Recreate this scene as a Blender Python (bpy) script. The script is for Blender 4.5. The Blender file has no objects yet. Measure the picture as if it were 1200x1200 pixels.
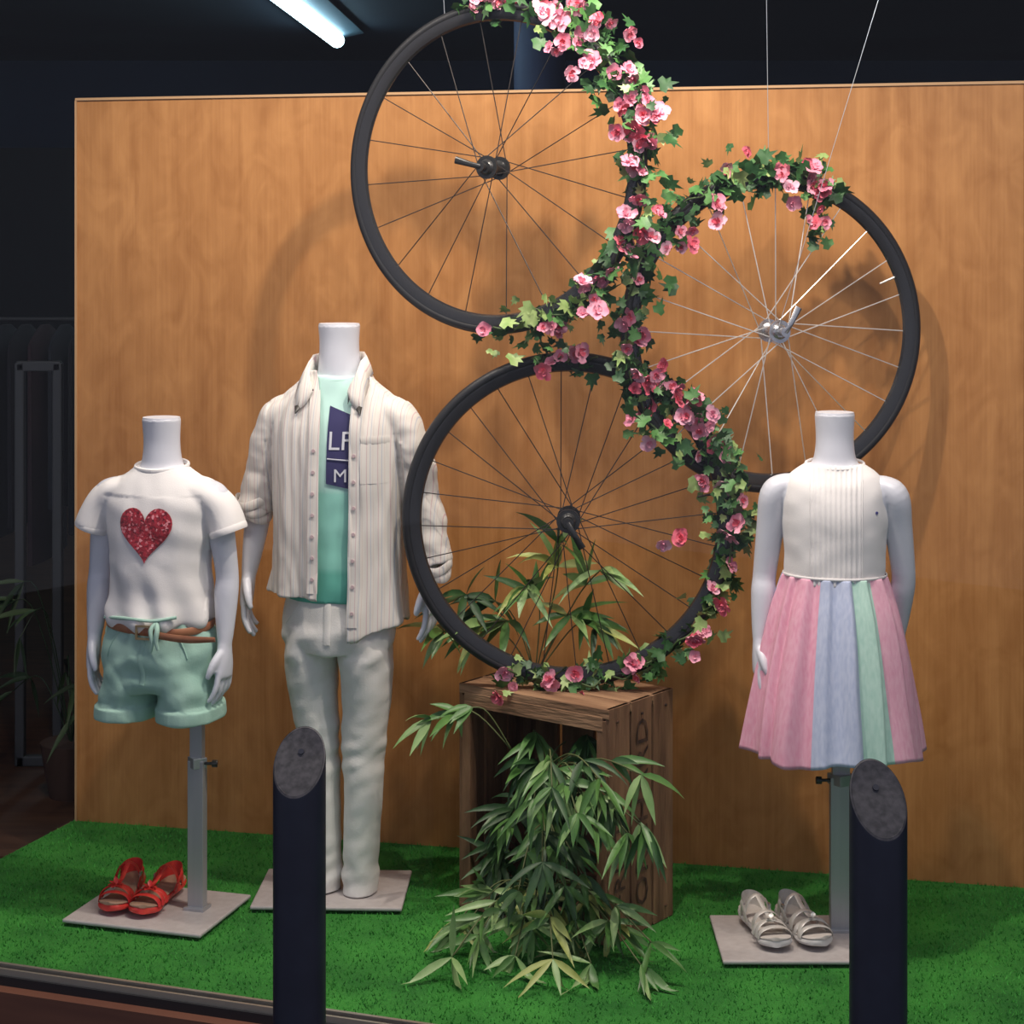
import bpy, bmesh, math, random
from math import sin, cos, pi, radians, sqrt, exp
from mathutils import Vector, Matrix, noise
from mathutils.bvhtree import BVHTree
random.seed(7)
sc = bpy.context.scene
sc.view_settings.view_transform = 'Standard'
sc.view_settings.look = 'None'
V3 = Vector

# ------------------------------------------------------------ materials
def mat(name, c1, c2=None, scale=5.0, stretch=(1,1,1), rough=0.6, metal=0.0, bump=0.0, bscale=None,
        detail=4.0, lo=0.35, hi=0.65, spec=0.5, dist=0.0, emit=None, estr=0.0):
    m = bpy.data.materials.new(name); m.use_nodes = True
    nt = m.node_tree; b = nt.nodes['Principled BSDF']
    b.inputs['Base Color'].default_value = (*c1, 1)
    b.inputs['Roughness'].default_value = rough
    b.inputs['Metallic'].default_value = metal
    b.inputs['Specular IOR Level'].default_value = spec
    if emit:
        b.inputs['Emission Color'].default_value = (*emit, 1); b.inputs['Emission Strength'].default_value = estr
    tc = nt.nodes.new('ShaderNodeTexCoord'); mp = nt.nodes.new('ShaderNodeMapping')
    mp.inputs['Scale'].default_value = stretch
    nt.links.new(tc.outputs['Object'], mp.inputs['Vector'])
    if c2 is not None:
        n = nt.nodes.new('ShaderNodeTexNoise'); n.inputs['Scale'].default_value = scale
        n.inputs['Detail'].default_value = detail; n.inputs['Distortion'].default_value = dist
        nt.links.new(mp.outputs[0], n.inputs['Vector'])
        r = nt.nodes.new('ShaderNodeValToRGB')
        r.color_ramp.elements[0].position = lo; r.color_ramp.elements[0].color = (*c1, 1)
        r.color_ramp.elements[1].position = hi; r.color_ramp.elements[1].color = (*c2, 1)
        nt.links.new(n.outputs['Fac'], r.inputs['Fac'])
        nt.links.new(r.outputs['Color'], b.inputs['Base Color'])
    if bump:
        n2 = nt.nodes.new('ShaderNodeTexNoise'); n2.inputs['Scale'].default_value = bscale or scale
        n2.inputs['Detail'].default_value = 5
        nt.links.new(mp.outputs[0], n2.inputs['Vector'])
        bp = nt.nodes.new('ShaderNodeBump'); bp.inputs['Strength'].default_value = bump
        bp.inputs['Distance'].default_value = 0.01
        nt.links.new(n2.outputs['Fac'], bp.inputs['Height']); nt.links.new(bp.outputs[0], b.inputs['Normal'])
    return m

def N(nt, t, **kw):
    n = nt.nodes.new(t)
    for k, v in kw.items(): setattr(n, k, v)
    return n

# ------------------------------------------------------------ mesh builder
def crs(rows, sub):
    out = []; n = len(rows)
    for i in range(n-1):
        p0 = rows[max(i-1,0)]; p1 = rows[i]; p2 = rows[i+1]; p3 = rows[min(i+2,n-1)]
        for k in range(sub):
            t = k/sub
            out.append(tuple(0.5*((2*b)+(-a+c)*t+(2*a-5*b+4*c-d)*t*t+(-a+3*b-3*c+d)*t**3) for a,b,c,d in zip(p0,p1,p2,p3)))
    out.append(tuple(rows[-1])); return out

class MB:
    def __init__(s): s.V=[]; s.F=[]; s.M=[]
    def grid(s, P, m=0, closeu=False, cap0=False, cap1=False, mf=None):
        b=len(s.V); nu=len(P[0]); nv=len(P)
        for r in P: s.V.extend([tuple(p) for p in r])
        for j in range(nv-1):
            for i in range(nu if closeu else nu-1):
                i2=(i+1)%nu
                s.F.append((b+j*nu+i,b+j*nu+i2,b+(j+1)*nu+i2,b+(j+1)*nu+i)); s.M.append(mf(i,j) if mf else m)
        if cap0: s.F.append(tuple(b+i for i in range(nu))[::-1]); s.M.append(m)
        if cap1: s.F.append(tuple(b+(nv-1)*nu+i for i in range(nu))); s.M.append(m)
    def tube(s, pts, rads, n=12, m=0, ref=None, cap=True, sub=1, e=2.0):
        k=len(pts)
        if not isinstance(rads,(list,)): rads=[rads]*k
        rr=[(r if isinstance(r,tuple) else (r,r)) for r in rads]
        rows=[(*p,*r) for p,r in zip(pts,rr)]
        if sub>1: rows=crs(rows,sub)
        P=[V3(r[:3]) for r in rows]; k=len(P)
        A=None; out=[]
        for i in range(k):
            T=(P[min(i+1,k-1)]-P[max(i-1,0)]).normalized()
            if ref is not None: a=V3(ref)
            elif A is None: a=V3((1,0,0)) if abs(T.x)<0.8 else V3((0,1,0))
            else: a=A
            a=a-T*T.dot(a)
            a.normalize(); A=a; B=T.cross(a)
            ra,rb=rows[i][3],rows[i][4]; ring=[]
            for q in range(n):
                th=2*pi*q/n; c,ss=cos(th),sin(th)
                if e!=2.0:
                    c=math.copysign(abs(c)**(2/e),c); ss=math.copysign(abs(ss)**(2/e),ss)
                ring.append(P[i]+a*ra*c+B*rb*ss)
            out.append(ring)
        s.grid(out,m,True,cap,cap)
    def loft(s, rings, n=48, m=0, sub=4, disp=None, cap=True, th0=0, th1=2*pi, mf=None, hem=None):
        rows=crs(rings,sub); P=[]; full=abs(th1-th0-2*pi)<1e-4; nr=len(rows)
        for j,(z,cx,cy,rx,ry,e) in enumerate(rows):
            ring=[]
            for q in range(n if full else n+1):
                th=th0+(th1-th0)*q/n
                sx,cyy=sin(th),-cos(th)
                sx=math.copysign(abs(sx)**(2/e),sx); cyy=math.copysign(abs(cyy)**(2/e),cyy)
                d=disp(th,z,j/(nr-1)) if disp else 0
                zz=z+(hem(th)*(1-j/(nr-1))**2 if hem else 0)
                ring.append(V3((cx+(rx+d)*sx,cy+(ry+d)*cyy,zz)))
            P.append(ring)
        s.grid(P,m,full,cap and full,cap and full,mf)
    def box(s, c, size, m=0, R=None):
        b=len(s.V); c=V3(c)
        for x in (-1,1):
            for y in (-1,1):
                for z in (-1,1):
                    p=V3((x*size[0]/2,y*size[1]/2,z*size[2]/2))
                    if R: p=R@p
                    s.V.append(tuple(c+p))
        for f in ((0,1,3,2),(4,6,7,5),(0,4,5,1),(2,3,7,6),(0,2,6,4),(1,5,7,3)):
            s.F.append(tuple(b+i for i in f)); s.M.append(m)
    def sweep(s, prof, n=96, m=0):
        P=[]
        for i in range(n):
            a=2*pi*i/n
            P.append([V3((r*cos(a),y,r*sin(a))) for r,y in prof])
        P.append(P[0]); s.grid(P,m,True)
    def disc(s, c, axis, r, t, n=24, m=0):
        c=V3(c); a=V3(axis).normalized()
        s.tube([c-a*t/2,c+a*t/2],[r,r],n,m)
    def leafblade(s, base, d, up, L, W, droop, m=0, seg=5):
        d=V3(d).normalized(); up=V3(up); side=d.cross(up)
        if side.length<1e-3: side=V3((1,0,0))
        side.normalize(); p=V3(base); P=[]
        prof=[0.12,0.85,1.0,0.8,0.42,0.02]
        nn=side.cross(d).normalized()
        for i in range(seg+1):
            w=W*0.5*prof[min(int(i*5/seg),5)]
            P.append([p-side*w, p-nn*w*0.35, p+side*w])
            d=(d+V3((0,0,-1))*droop/seg).normalized()
            nn=side.cross(d).normalized()
            p=p+d*L/seg
        s.grid(P,m)
    def ivy(s, c, nrm, up, S, m=0):
        n=V3(nrm).normalized(); u=V3(up); u=(u-n*n.dot(u)).normalized(); r=n.cross(u)
        out=[(0,-.45),(.30,-.5),(.5,-.15),(.27,.0),(.36,.32),(.12,.25),(0,.75),(-.12,.25),(-.36,.32),(-.27,0),(-.5,-.15),(-.30,-.5)]
        b=len(s.V); c=V3(c); s.V.append(tuple(c-n*S*0.07))
        for x,y in out: s.V.append(tuple(c+r*x*S+u*y*S-n*S*0.35*(abs(x)**1.5+max(y,0)*0.4)+n*S*.05))
        k=len(out)
        for i in range(k): s.F.append((b,b+1+i,b+1+(i+1)%k)); s.M.append(m)
    def flower(s, c, nrm, S, mo=0, mi=1, mc=2):
        n=V3(nrm).normalized(); u=n.orthogonal().normalized(); r=n.cross(u); c=V3(c)
        ph=random.random()*6; op=random.uniform(.5,1.7)
        for layer,(cnt,L,W,cup,mm) in enumerate(((5,S*.56,S*.50,.25*op,mo),(3,S*.30,S*.30,.8*op,mi),(2,S*.15,S*.18,1.2,mi))):
            for k in range(cnt):
                a=ph+layer*.6+2*pi*k/cnt+random.uniform(-.2,.2)
                d=u*cos(a)+r*sin(a); sd=n.cross(d); P=[]
                LL=L*random.uniform(.75,1.15); tw_=random.uniform(-.2,.2)*S
                for j,(t,w) in enumerate(((0,.2),(.35,.75),(.7,1.0),(1.0,.6))):
                    row=[]
                    for q in (-1,-.4,.4,1):
                        h=cup*LL*(t**1.3)*(1-.25*t)+abs(q)*.10*S*t+random.uniform(-.03,.03)*S*t+tw_*q*t*.5
                        row.append(c+d*(LL*t*(1-.3*cup*t)-(.14*LL*(q*q) if j==3 else 0))+sd*(W*.5*w*q)+n*h*.8)
                    P.append(row)
                s.grid(P,mm)
        for k in range(3):
            s.leafblade(c+n*S*.06,(n+u*random.uniform(-.5,.5)+r*random.uniform(-.5,.5)),u,S*.12,S*.05,0,mc,seg=1)

def mk(name, mb, mats, smooth=True, parent=None, loc=None, rotz=None, recalc=True, solid=None, bevel=None, sharp=40):
    me = bpy.data.meshes.new(name)
    if isinstance(mb, MB):
        me.from_pydata(mb.V, [], mb.F)
        me.polygons.foreach_set('material_index', mb.M)
    else: me = mb; me.name = name
    for m in (mats if isinstance(mats,(list,tuple)) else [mats]): me.materials.append(m)
    if recalc and isinstance(mb, MB):
        bm = bmesh.new(); bm.from_mesh(me); bmesh.ops.recalc_face_normals(bm, faces=bm.faces); bm.to_mesh(me); bm.free()
    if smooth:
        me.polygons.foreach_set('use_smooth', [True]*len(me.polygons))
        if sharp:
            try: me.set_sharp_from_angle(angle=radians(sharp))
            except Exception: pass
    me.update()
    ob = bpy.data.objects.new(name, me); sc.collection.objects.link(ob)
    if loc is not None: ob.location = loc
    if rotz is not None: ob.rotation_euler = (0,0,rotz)
    if parent: ob.parent = parent
    if solid:
        md = ob.modifiers.new('solid','SOLIDIFY'); md.thickness = solid; md.offset = 0
    if bevel:
        md = ob.modifiers.new('bev','BEVEL'); md.width = bevel; md.segments = 2; md.limit_method='ANGLE'
    return ob

def empty(name, loc=(0,0,0), rotz=0):
    e = bpy.data.objects.new(name, None); sc.collection.objects.link(e)
    e.location = loc; e.rotation_euler = (0,0,rotz); e.empty_display_size=.1; return e

def remeshed(mb, voxel=0.004, sm=6, disp=None):
    me = bpy.data.meshes.new('tmp'); me.from_pydata(mb.V, [], mb.F)
    bm = bmesh.new(); bm.from_mesh(me); bmesh.ops.recalc_face_normals(bm, faces=bm.faces); bm.to_mesh(me); bm.free()
    ob = bpy.data.objects.new('tmp', me); sc.collection.objects.link(ob)
    md = ob.modifiers.new('r','REMESH'); md.mode='VOXEL'; md.voxel_size=voxel; md.use_smooth_shade=True
    md = ob.modifiers.new('s','SMOOTH'); md.factor=.5; md.iterations=sm
    dg = bpy.context.evaluated_depsgraph_get(); dg.update()
    r = bpy.data.meshes.new_from_object(ob.evaluated_get(dg))
    bpy.data.objects.remove(ob); 
    if disp:
        ns=[v.normal.copy() for v in r.vertices]
        for v,nn in zip(r.vertices,ns): v.co = v.co + nn*disp(v.co)
    return r

def bvh(me):
    bm=bmesh.new(); bm.from_mesh(me); t=BVHTree.FromBMesh(bm); bm.free(); return t
def proj(t, x, z, off=.002):
    h=t.ray_cast(V3((x,-1,z)),V3((0,1,0)))
    if h[0] is None: return V3((x,-.1,z))
    return h[0]+V3((0,-off,0))
def nz(x,y,z): return noise.noise(V3((x,y,z)))

# ------------------------------------------------------------ palette
M_skin = mat('mannequin_white',(.68,.69,.76),rough=.35)
M_steel = mat('brushed_steel',(.42,.43,.45),(.5,.5,.52),scale=30,stretch=(1,1,.05),rough=.38,metal=.6)
M_plate = mat('base_plate_grey',(.46,.42,.41),(.52,.48,.47),scale=60,rough=.5,metal=.1)
M_black = mat('black_rubber',(.012,.012,.014),rough=.5)
M_rim = mat('black_rim',(.02,.02,.022),rough=.25,spec=.7)
M_spoke_d = mat('dark_spoke',(.035,.03,.028),rough=.4,metal=.3)
M_spoke_s = mat('silver_spoke',(.85,.84,.80),rough=.35,metal=.7)
M_hubs = mat('silver_hub',(.6,.6,.62),rough=.25,metal=.9)
M_hubb = mat('black_hub',(.02,.02,.02),rough=.3)
M_white = mat('white_fabric',(.82,.79,.78),rough=.85,bump=.08,bscale=400)
M_pants = mat('white_twill',(.76,.74,.70),(.80,.78,.75),scale=40,rough=.9,bump=.1,bscale=300)

# ============================================================ ROOM / DISPLAY SHELL
P0=V3((-1.0155,3.723,0)); D=V3((.946,-.323,0)).normalized()
OUT=V3((D.y,-D.x,0))  # towards street
def wl(s,o=0,z=0): return P0+D*s+OUT*o+V3((0,0,z))
PL=V3((-1.076,4.642,0)); PD=V3((2.1916,-.482,0)).normalized(); PN=V3((PD.y,-PD.x,0))
M_turf = mat('artificial_turf',(.014,.15,.014),(.05,.31,.035),scale=7,rough=.9,bump=.8,bscale=220,detail=9,lo=.3,hi=.7)
M_blade= mat('turf_blades',(.016,.18,.016),(.07,.39,.05),scale=9,rough=.8,detail=9,lo=.3,hi=.7)
poly=[V3((-1.36,3.84,0)),V3((-1.08,4.66,0)),V3((1.9,3.99,0)),wl(3.0)]
poly[0]=wl(-.37)
mb=MB(); b=[p+V3((0,0,-.012)) for p in poly]
mb.V=[tuple(p) for p in poly]+[tuple(p) for p in b]; mb.F=[(0,1,2,3),(7,6,5,4),(0,4,5,1),(1,5,6,2),(2,6,7,3),(3,7,4,0)]; mb.M=[0]*6
turf=mk('artificial_turf',mb,[M_turf,M_blade],smooth=False)
tb=MB()
def inpoly(x,y):
    r=V3((x,y,0))
    for i in range(4):
        a=poly[i]; c=poly[(i+1)%4]
        if (c-a).cross(r-a).z>-.004: return False
    return True
cnt=0
while cnt<38000:
    x=random.uniform(-1.45,1.4); y=random.uniform(2.85,4.68)
    if not inpoly(x,y): 
        continue
    cnt+=1
    a=random.uniform(0,pi); w=random.uniform(.0012,.0022); h=random.uniform(.004,.009)
    i=len(tb.V); tb.V+= [(x-cos(a)*w,y-sin(a)*w,-.001),(x+cos(a)*w,y+sin(a)*w,-.001),(x+random.uniform(-.006,.006),y+random.uniform(-.006,.006),h)]
    tb.F.append((i,i+1,i+2)); tb.M.append(0)
mk('turf_blades',tb,M_blade,smooth=False,parent=turf,recalc=False)
M_brown=mat('brown_painted_board',(.14,.055,.036),(.19,.078,.048),scale=3,stretch=(1,1,8),rough=.5)
mb=MB(); q=[wl(-.37,.0),V3((-1.10,4.68,0)),V3((1.9,4.02,0)),wl(3.0,.0)]
mb.V=[(p.x,p.y,-.0125) for p in q]+[(p.x,p.y,-.40) for p in q]; mb.F=[(0,1,2,3),(7,6,5,4),(0,4,5,1),(1,5,6,2),(2,6,7,3),(3,7,4,0)]; mb.M=[0]*6
mk('display_platform',mb,M_brown,smooth=False)
M_alu=mat('frame_aluminium',(.55,.5,.42),rough=.3,metal=.7); M_dk=mat('frame_gasket',(.015,.015,.018),rough=.5)
def strip(mb,s0,s1,o0,o1,z0,z1,m):
    i=len(mb.V)
    for s_ in (s0,s1):
        for o_ in (o0,o1):
            for z_ in (z0,z1): mb.V.append(tuple(wl(s_,o_,z_)))
    for f in ((0,1,3,2),(4,6,7,5),(0,4,5,1),(2,3,7,6),(0,2,6,4),(1,5,7,3)): mb.F.append(tuple(i+k for k in f)); mb.M.append(m)
mb=MB()
strip(mb,-2.5,3,.001,.009,-.03,.003,0); strip(mb,-2.5,3,.009,.020,-.03,-.006,1); strip(mb,-2.5,3,.020,.026,-.03,.000,0); strip(mb,-2.5,3,.026,.032,-.05,-.012,1)
strip(mb,-2.5,3,.0,.03,2.55,2.6,1); strip(mb,-2.5,-2.44,.0,.03,0,2.6,1); strip(mb,2.94,3,.0,.03,0,2.6,1)
mk('window_frame',mb,[M_alu,M_dk],smooth=False)
mb=MB(); strip(mb,-2.5,3,.015,.06,-.4,-.030,0); mk('wall_front',mb,M_brown,smooth=False)
g=bpy.data.materials.new('window_glass'); g.use_nodes=True; nt=g.node_tree; nt.nodes.clear()
o=N(nt,'ShaderNodeOutputMaterial'); mx=N(nt,'ShaderNodeMixShader'); tr=N(nt,'ShaderNodeBsdfTransparent'); gl=N(nt,'ShaderNodeBsdfGlossy')
gl.inputs['Roughness'].default_value=0.0; mx.inputs[0].default_value=.016
nt.links.new(tr.outputs[0],mx.inputs[1]); nt.links.new(gl.outputs[0],mx.inputs[2]); nt.links.new(mx.outputs[0],o.inputs[0])
mb=MB(); strip(mb,-2.44,2.94,.0105,.0145,.0,2.55,0); mk('window_1',mb,g,smooth=False)
# backdrop panel
wood=bpy.data.materials.new('backdrop_wood_veneer'); wood.use_nodes=True; nt=wood.node_tree; bs=nt.nodes['Principled BSDF']
tc=N(nt,'ShaderNodeTexCoord')
mp1=N(nt,'ShaderNodeMapping'); mp1.inputs['Scale'].default_value=(9,1,.8); nt.links.new(tc.outputs['Object'],mp1.inputs[0])
n1=N(nt,'ShaderNodeTexNoise'); n1.inputs['Scale'].default_value=2.2; n1.inputs['Detail'].default_value=9; n1.inputs['Distortion'].default_value=.6; nt.links.new(mp1.outputs[0],n1.inputs[0])
mp2=N(nt,'ShaderNodeMapping'); mp2.inputs['Scale'].default_value=(4.5,1,2.8); nt.links.new(tc.outputs['Object'],mp2.inputs[0])
n2=N(nt,'ShaderNodeTexNoise'); n2.inputs['Scale'].default_value=3.0; n2.inputs['Detail'].default_value=3; n2.inputs['Distortion'].default_value=1.5; nt.links.new(mp2.outputs[0],n2.inputs[0])
mp3=N(nt,'ShaderNodeMapping'); mp3.inputs['Scale'].default_value=(60,1,1.2); nt.links.new(tc.outputs['Object'],mp3.inputs[0])
n3=N(nt,'ShaderNodeTexNoise'); n3.inputs['Scale'].default_value=3; n3.inputs['Detail'].default_value=4; nt.links.new(mp3.outputs[0],n3.inputs[0])
ad=N(nt,'ShaderNodeMath',operation='MULTIPLY_ADD'); ad.inputs[1].default_value=.44; nt.links.new(n1.outputs['Fac'],ad.inputs[0])
a2=N(nt,'ShaderNodeMath',operation='MULTIPLY'); a2.inputs[1].default_value=.36; nt.links.new(n2.outputs['Fac'],a2.inputs[0])
nt.links.new(a2.outputs[0],ad.inputs[2])
a3=N(nt,'ShaderNodeMath',operation='MULTIPLY_ADD'); a3.inputs[1].default_value=.20; nt.links.new(n3.outputs['Fac'],a3.inputs[0]); nt.links.new(ad.outputs[0],a3.inputs[2])
rp=N(nt,'ShaderNodeValToRGB'); rp.color_ramp.elements[0].position=.37; rp.color_ramp.elements[0].color=(.345,.143,.041,1)
rp.color_ramp.elements[1].position=.63; rp.color_ramp.elements[1].color=(.51,.240,.082,1)
nt.links.new(a3.outputs[0],rp.inputs[0]); nt.links.new(rp.outputs[0],bs.inputs['Base Color']); bs.inputs['Roughness'].default_value=.5
bs.inputs['Specular IOR Level'].default_value=.3
pw=2.262; ph=1.781
mb=MB(); mb.box((pw/2,.011,ph/2),(pw,.02,ph),0)
M_edge=mat('panel_edge',(.50,.30,.15),rough=.6)
mb.box((pw/2,.009,ph+.003),(pw+.006,.026,.006),1); mb.box((-.002,.009,ph/2),(.005,.024,ph),1)
mk('wood_backdrop_panel',mb,[wood,M_edge],smooth=False,loc=(PL.x,PL.y,0.0),rotz=math.atan2(PD.y,PD.x))
# shop interior
M_floor=mat('shop_floor_wood',(.06,.028,.018),(.10,.05,.03),scale=4,stretch=(1,8,1),rough=.45)
M_navy=mat('dark_navy_wall',(.010,.022,.060),(.014,.036,.085),scale=.8,rough=.8)  # navy colour stands in for the dark sky reflected in the glass
M_ceil=mat('dark_ceiling',(.008,.018,.040),(.012,.034,.058),scale=1.0,rough=.7)
def slab(name,c,s,m):
    mb=MB(); mb.box(c,s,0); return mk(name,mb,m,smooth=False)
slab('floor',(0,8.0,-.43),(9,9.5,.06),M_floor)
slab('shop_floor_raised',(0,8.23,-.25),(9,7.1,.3),M_floor)
slab('wall_back',(0,12.05,1.1),(9,.1,3.2),M_navy)
slab('wall_left',(-4.5,7.9,1.1),(.1,8.4,3.2),M_navy)
slab('wall_right',(4.5,7.2,1.1),(.1,9.8,3.2),M_navy)
slab('ceiling',(0,7.45,2.66),(9.2,9.3,.1),M_ceil)
M_pave=mat('pavement_stone',(.10,.10,.11),(.16,.15,.15),scale=6,rough=.85,bump=.3)
slab('ground',(0,.5,-.44),(12,8,.08),M_pave)
M_tube=mat('fluorescent_glow',(.8,.95,1),emit=(.62,.90,1.0),estr=12)
M_fix=mat('fixture_blue_grey',(.10,.17,.22),rough=.5)
fx=empty('fluorescent_ceiling_light')
A=V3((-.95,10.2,2.54)); B=V3((-1.09,7.3,2.54))
mb=MB(); mb.tube([A,B],[.04,.04],12,0); mk('tube',mb,M_tube,parent=fx)
mb=MB(); mb.tube([A+V3((0,.1,.05)),B+V3((0,-.1,.05))],[(.14,.03),(.14,.03)],4,0,ref=(1,0,0)); mk('housing',mb,M_fix,smooth=False,parent=fx)
M_blk=mat('silhouette_black',(.004,.005,.008),rough=.7)
mb=MB(); 
mb.box((2.4,11.3,1.0),(2.0,.6,2.7),0); mb.box((1.15,11.3,.9),(.5,.6,2.35),0); mb.box((-2.3,11.3,.9),(1.4,.6,2.2),0)  # dark blocks put in for building silhouettes reflected in the window
mk('reflected_silhouettes',mb,M_blk,smooth=False)
M_streak=mat('reflection_streak_blue',(.05,.07,.16),rough=.6)
mb=MB(); mb.tube([(.14,9.5,-.1),(.14,9.5,2.61)],[.13,.13],24); mk('reflection_streak',mb,M_streak)  # bluish column put in for a light streak reflected in the window
M_gr=mat('partition_grey',(.06,.065,.072),rough=.5,metal=.2)
mb=MB()
for x in (-1.44,-1.33): mb.box((x,5.5,.49),(.028,.03,1.18),0)
mb.box((-1.385,5.5,1.07),(.13,.03,.03),0); mb.box((-1.385,5.5,-.085),(.13,.03,.03),0)
mk('partition_frame',mb,M_gr,smooth=False,bevel=.004)
rack=empty('clothes_rack')
mb=MB(); mb.tube([(-2.6,6.5,1.17),(-1.25,6.5,1.17)],[.006,.006],10)
for x in (-2.55,-1.3): mb.tube([(x,6.5,-.1),(x,6.5,1.17)],[.012,.012],10)
mk('rail',mb,M_gr,parent=rack)
gm=[mat('dark_garment_a',(.008,.008,.014),rough=.9),mat('dark_garment_b',(.03,.014,.02),rough=.9),mat('dark_garment_c',(.014,.018,.028),rough=.9)]
mb=MB()
for i in range(18):
    x=-2.5+i*.068
    ln=random.uniform(.55,.75)
    mb.tube([(x,6.5,1.15),(x,6.5,1.10),(x,6.5,1.0),(x+.01,6.5,1.1-ln)],[(.012,.05),(.022,.2),(.026,.22),(.032,.25)],14,i%3,ref=(1,0,0),sub=2)
mk('hanging_garments',mb,gm,parent=rack)

# ============================================================ BICYCLE WHEELS
def wheel(C,yaw,R,sp,hub,lever,phase,tilt=0,ns=24,sr=.00115):
    mb=MB()
    mb.sweep([(R-.0115+.0115*cos(a),.0125*sin(a)) for a in [2*pi*k/12 for k in range(12)]],128,0)
    mb.sweep([(R-.018,.0115),(R-.030,.0105),(R-.039,.0065),(R-.042,0),(R-.039,-.0065),(R-.030,-.0105),(R-.018,-.0115)],128,1)
    for k in range(ns):
        a=phase+2*pi*k/ns; sg=1 if k%2 else -1; s2=1 if (k//2)%2 else -1
        h=a+s2*radians(55); w=.029*sg
        mb.tube([(.021*cos(h),w,.021*sin(h)),((R-.04)*cos(a),0,(R-.04)*sin(a))],[sr,sr],5,2)
    for yy in (-.029,.029): mb.disc((0,yy,0),(0,1,0),.025,.005,28,3)
    mb.tube([(0,-.038,0),(0,-.03,0),(0,-.015,0),(0,.015,0),(0,.03,0),(0,.038,0)],[.012,.018,.0125,.0125,.018,.012],20,3,sub=2)
    mb.tube([(0,-.055,0),(0,.055,0)],[.0055,.0055],12,3)
    mb.disc((0,-.056,0),(0,1,0),.010,.012,16,3); mb.disc((0,.054,0),(0,1,0),.010,.010,16,3)
    l=radians(lever)
    mb.tube([(0,-.06,0),(.02*cos(l),-.066,.02*sin(l)),(.06*cos(l),-.062,.06*sin(l))],[(.006,.004),(.006,.003),(.008,.0025)],10,3,ref=(-sin(l),0,cos(l)),sub=3)
    va=phase+.13
    mb.tube([((R-.04)*cos(va),0,(R-.04)*sin(va)),((R-.078)*cos(va),0,(R-.078)*sin(va))],[.003,.002],8,2)
    ob=mk('bicycle_wheel',mb,[M_black,M_rim,sp,hub],loc=C,rotz=yaw); 
    return ob
W1=(V3((-.040,4.0,1.588)),radians(-27),.355)
W2=(V3((.562,4.03,1.239)),radians(16),.348)
W3=(V3((.120,3.98,.842)),radians(-3),.355)
wheel(*W1,M_spoke_d,M_hubb,165,.1,ns=20)
wheel(*W2,M_spoke_s,M_hubs,60,.25,ns=24,sr=.0013)
wheel(*W3,M_spoke_d,M_hubb,-60,.05,ns=28)
def wp(W,deg,rad=None):
    C,y,R=W; r=rad if rad is not None else R-.01; a=radians(deg)
    ux=V3((cos(y),sin(y),0))
    return C+ux*r*cos(a)+V3((0,0,r*sin(a)))
M_wire=mat('suspension_wire',(.5,.55,.6),rough=.3,metal=.6)
mb=MB()
for a,b_ in ((wp(W2,92),V3((.53,3.97,2.6))),(W2[0]+V3((0,-.05,0)),V3((.98,4.0,2.6))),(wp(W1,60),V3((.10,3.9,2.6))),(wp(W1,110),V3((-.18,4.0,2.6)))):
    mb.tube([a,b_],[.0007,.0007],5,0)
mk('suspension_wires',mb,M_wire)

G=[mat('leaf_dark',(.018,.065,.020),(.035,.11,.03),scale=30,rough=.5),mat('leaf_mid',(.05,.15,.035),(.09,.23,.06),scale=30,rough=.5),
   mat('leaf_pale',(.20,.32,.09),(.34,.44,.17),scale=40,rough=.5),
   mat('petal_pink',(.72,.22,.33),(.80,.38,.48),scale=40,rough=.7),mat('petal_coral',(.72,.09,.15),(.77,.20,.27),scale=40,rough=.7),
   mat('petal_pale',(.76,.34,.46),(.82,.50,.60),scale=40,rough=.7),mat('stamen',(.75,.6,.2),rough=.6),mat('stem_green',(.06,.10,.03),rough=.6)]
def garland(W,segs,name):
    mb=MB()
    for (a0,a1,nl,nf,spread,pl,*ex) in segs:
        rk=ex[0] if ex else (1,1)     # radius factor start/end (hanging tendrils leave the rim)
        pos=lambda t: wp(W,a0+(a1-a0)*t,(W[2]-.01)*(rk[0]+(rk[1]-rk[0])*t))
        L=[]
        for i in range(14):
            t=i/13; p=pos(t)+V3((0,-.018+.012*cos(i*1.7),.008*sin(i*2.1))); L.append(p)
        mb.tube(L,[.0022]*14,6,7,sub=3)
        for i in range(nl):
            t=(i+random.random())/nl; p=pos(t)
            off=V3((random.gauss(0,1),random.gauss(-.5,.6),random.gauss(0,1)))*spread*.70
            nn=V3((random.gauss(0,.8),-1,random.gauss(.25,.8)))
            up=V3((random.gauss(0,1),random.gauss(0,.3),random.gauss(-.3,1)))
            r=random.random(); m=2 if r<pl else (1 if r<.45+pl*.5 else 0)
            mb.ivy(p+off,nn,up,random.uniform(.018,.040),m)
        i=0
        while i<nf:
            t=(i+.5+random.uniform(-.6,.6))/nf; p=pos(min(1,max(0,t))); k=random.choice((1,1,1,2,3))
            base=V3((random.gauss(0,.7)*spread,-.022-abs(random.gauss(0,.012)),random.gauss(0,.7)*spread))
            for q in range(k):
                off=base+V3((random.gauss(0,.022),random.gauss(0,.006),random.gauss(0,.022)))*(q>0)
                nn=V3((random.gauss(0,.8),-1,random.gauss(.0,.7)))
                c=random.choice((3,3,3,4,5)) 
                mb.flower(p+off,nn,random.uniform(.026,.050),c,random.choice((4,3)) if c!=4 else 4,6)
            i+=k
    return mk(name,mb,G,recalc=False,sharp=None)
garland(W1,[(104,62,46,13,.026,.15),(62,0,140,42,.044,.06),(0,-42,70,16,.036,.12),(-42,-90,94,9,.032,.45)],'flower_garland')
garland(W2,[(74,62,36,10,.020,.1,(1.0,.66)),(70,100,72,8,.036,.12),(100,150,86,8,.036,.12),(150,222,110,16,.034,.12)],'flower_garland')
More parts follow.
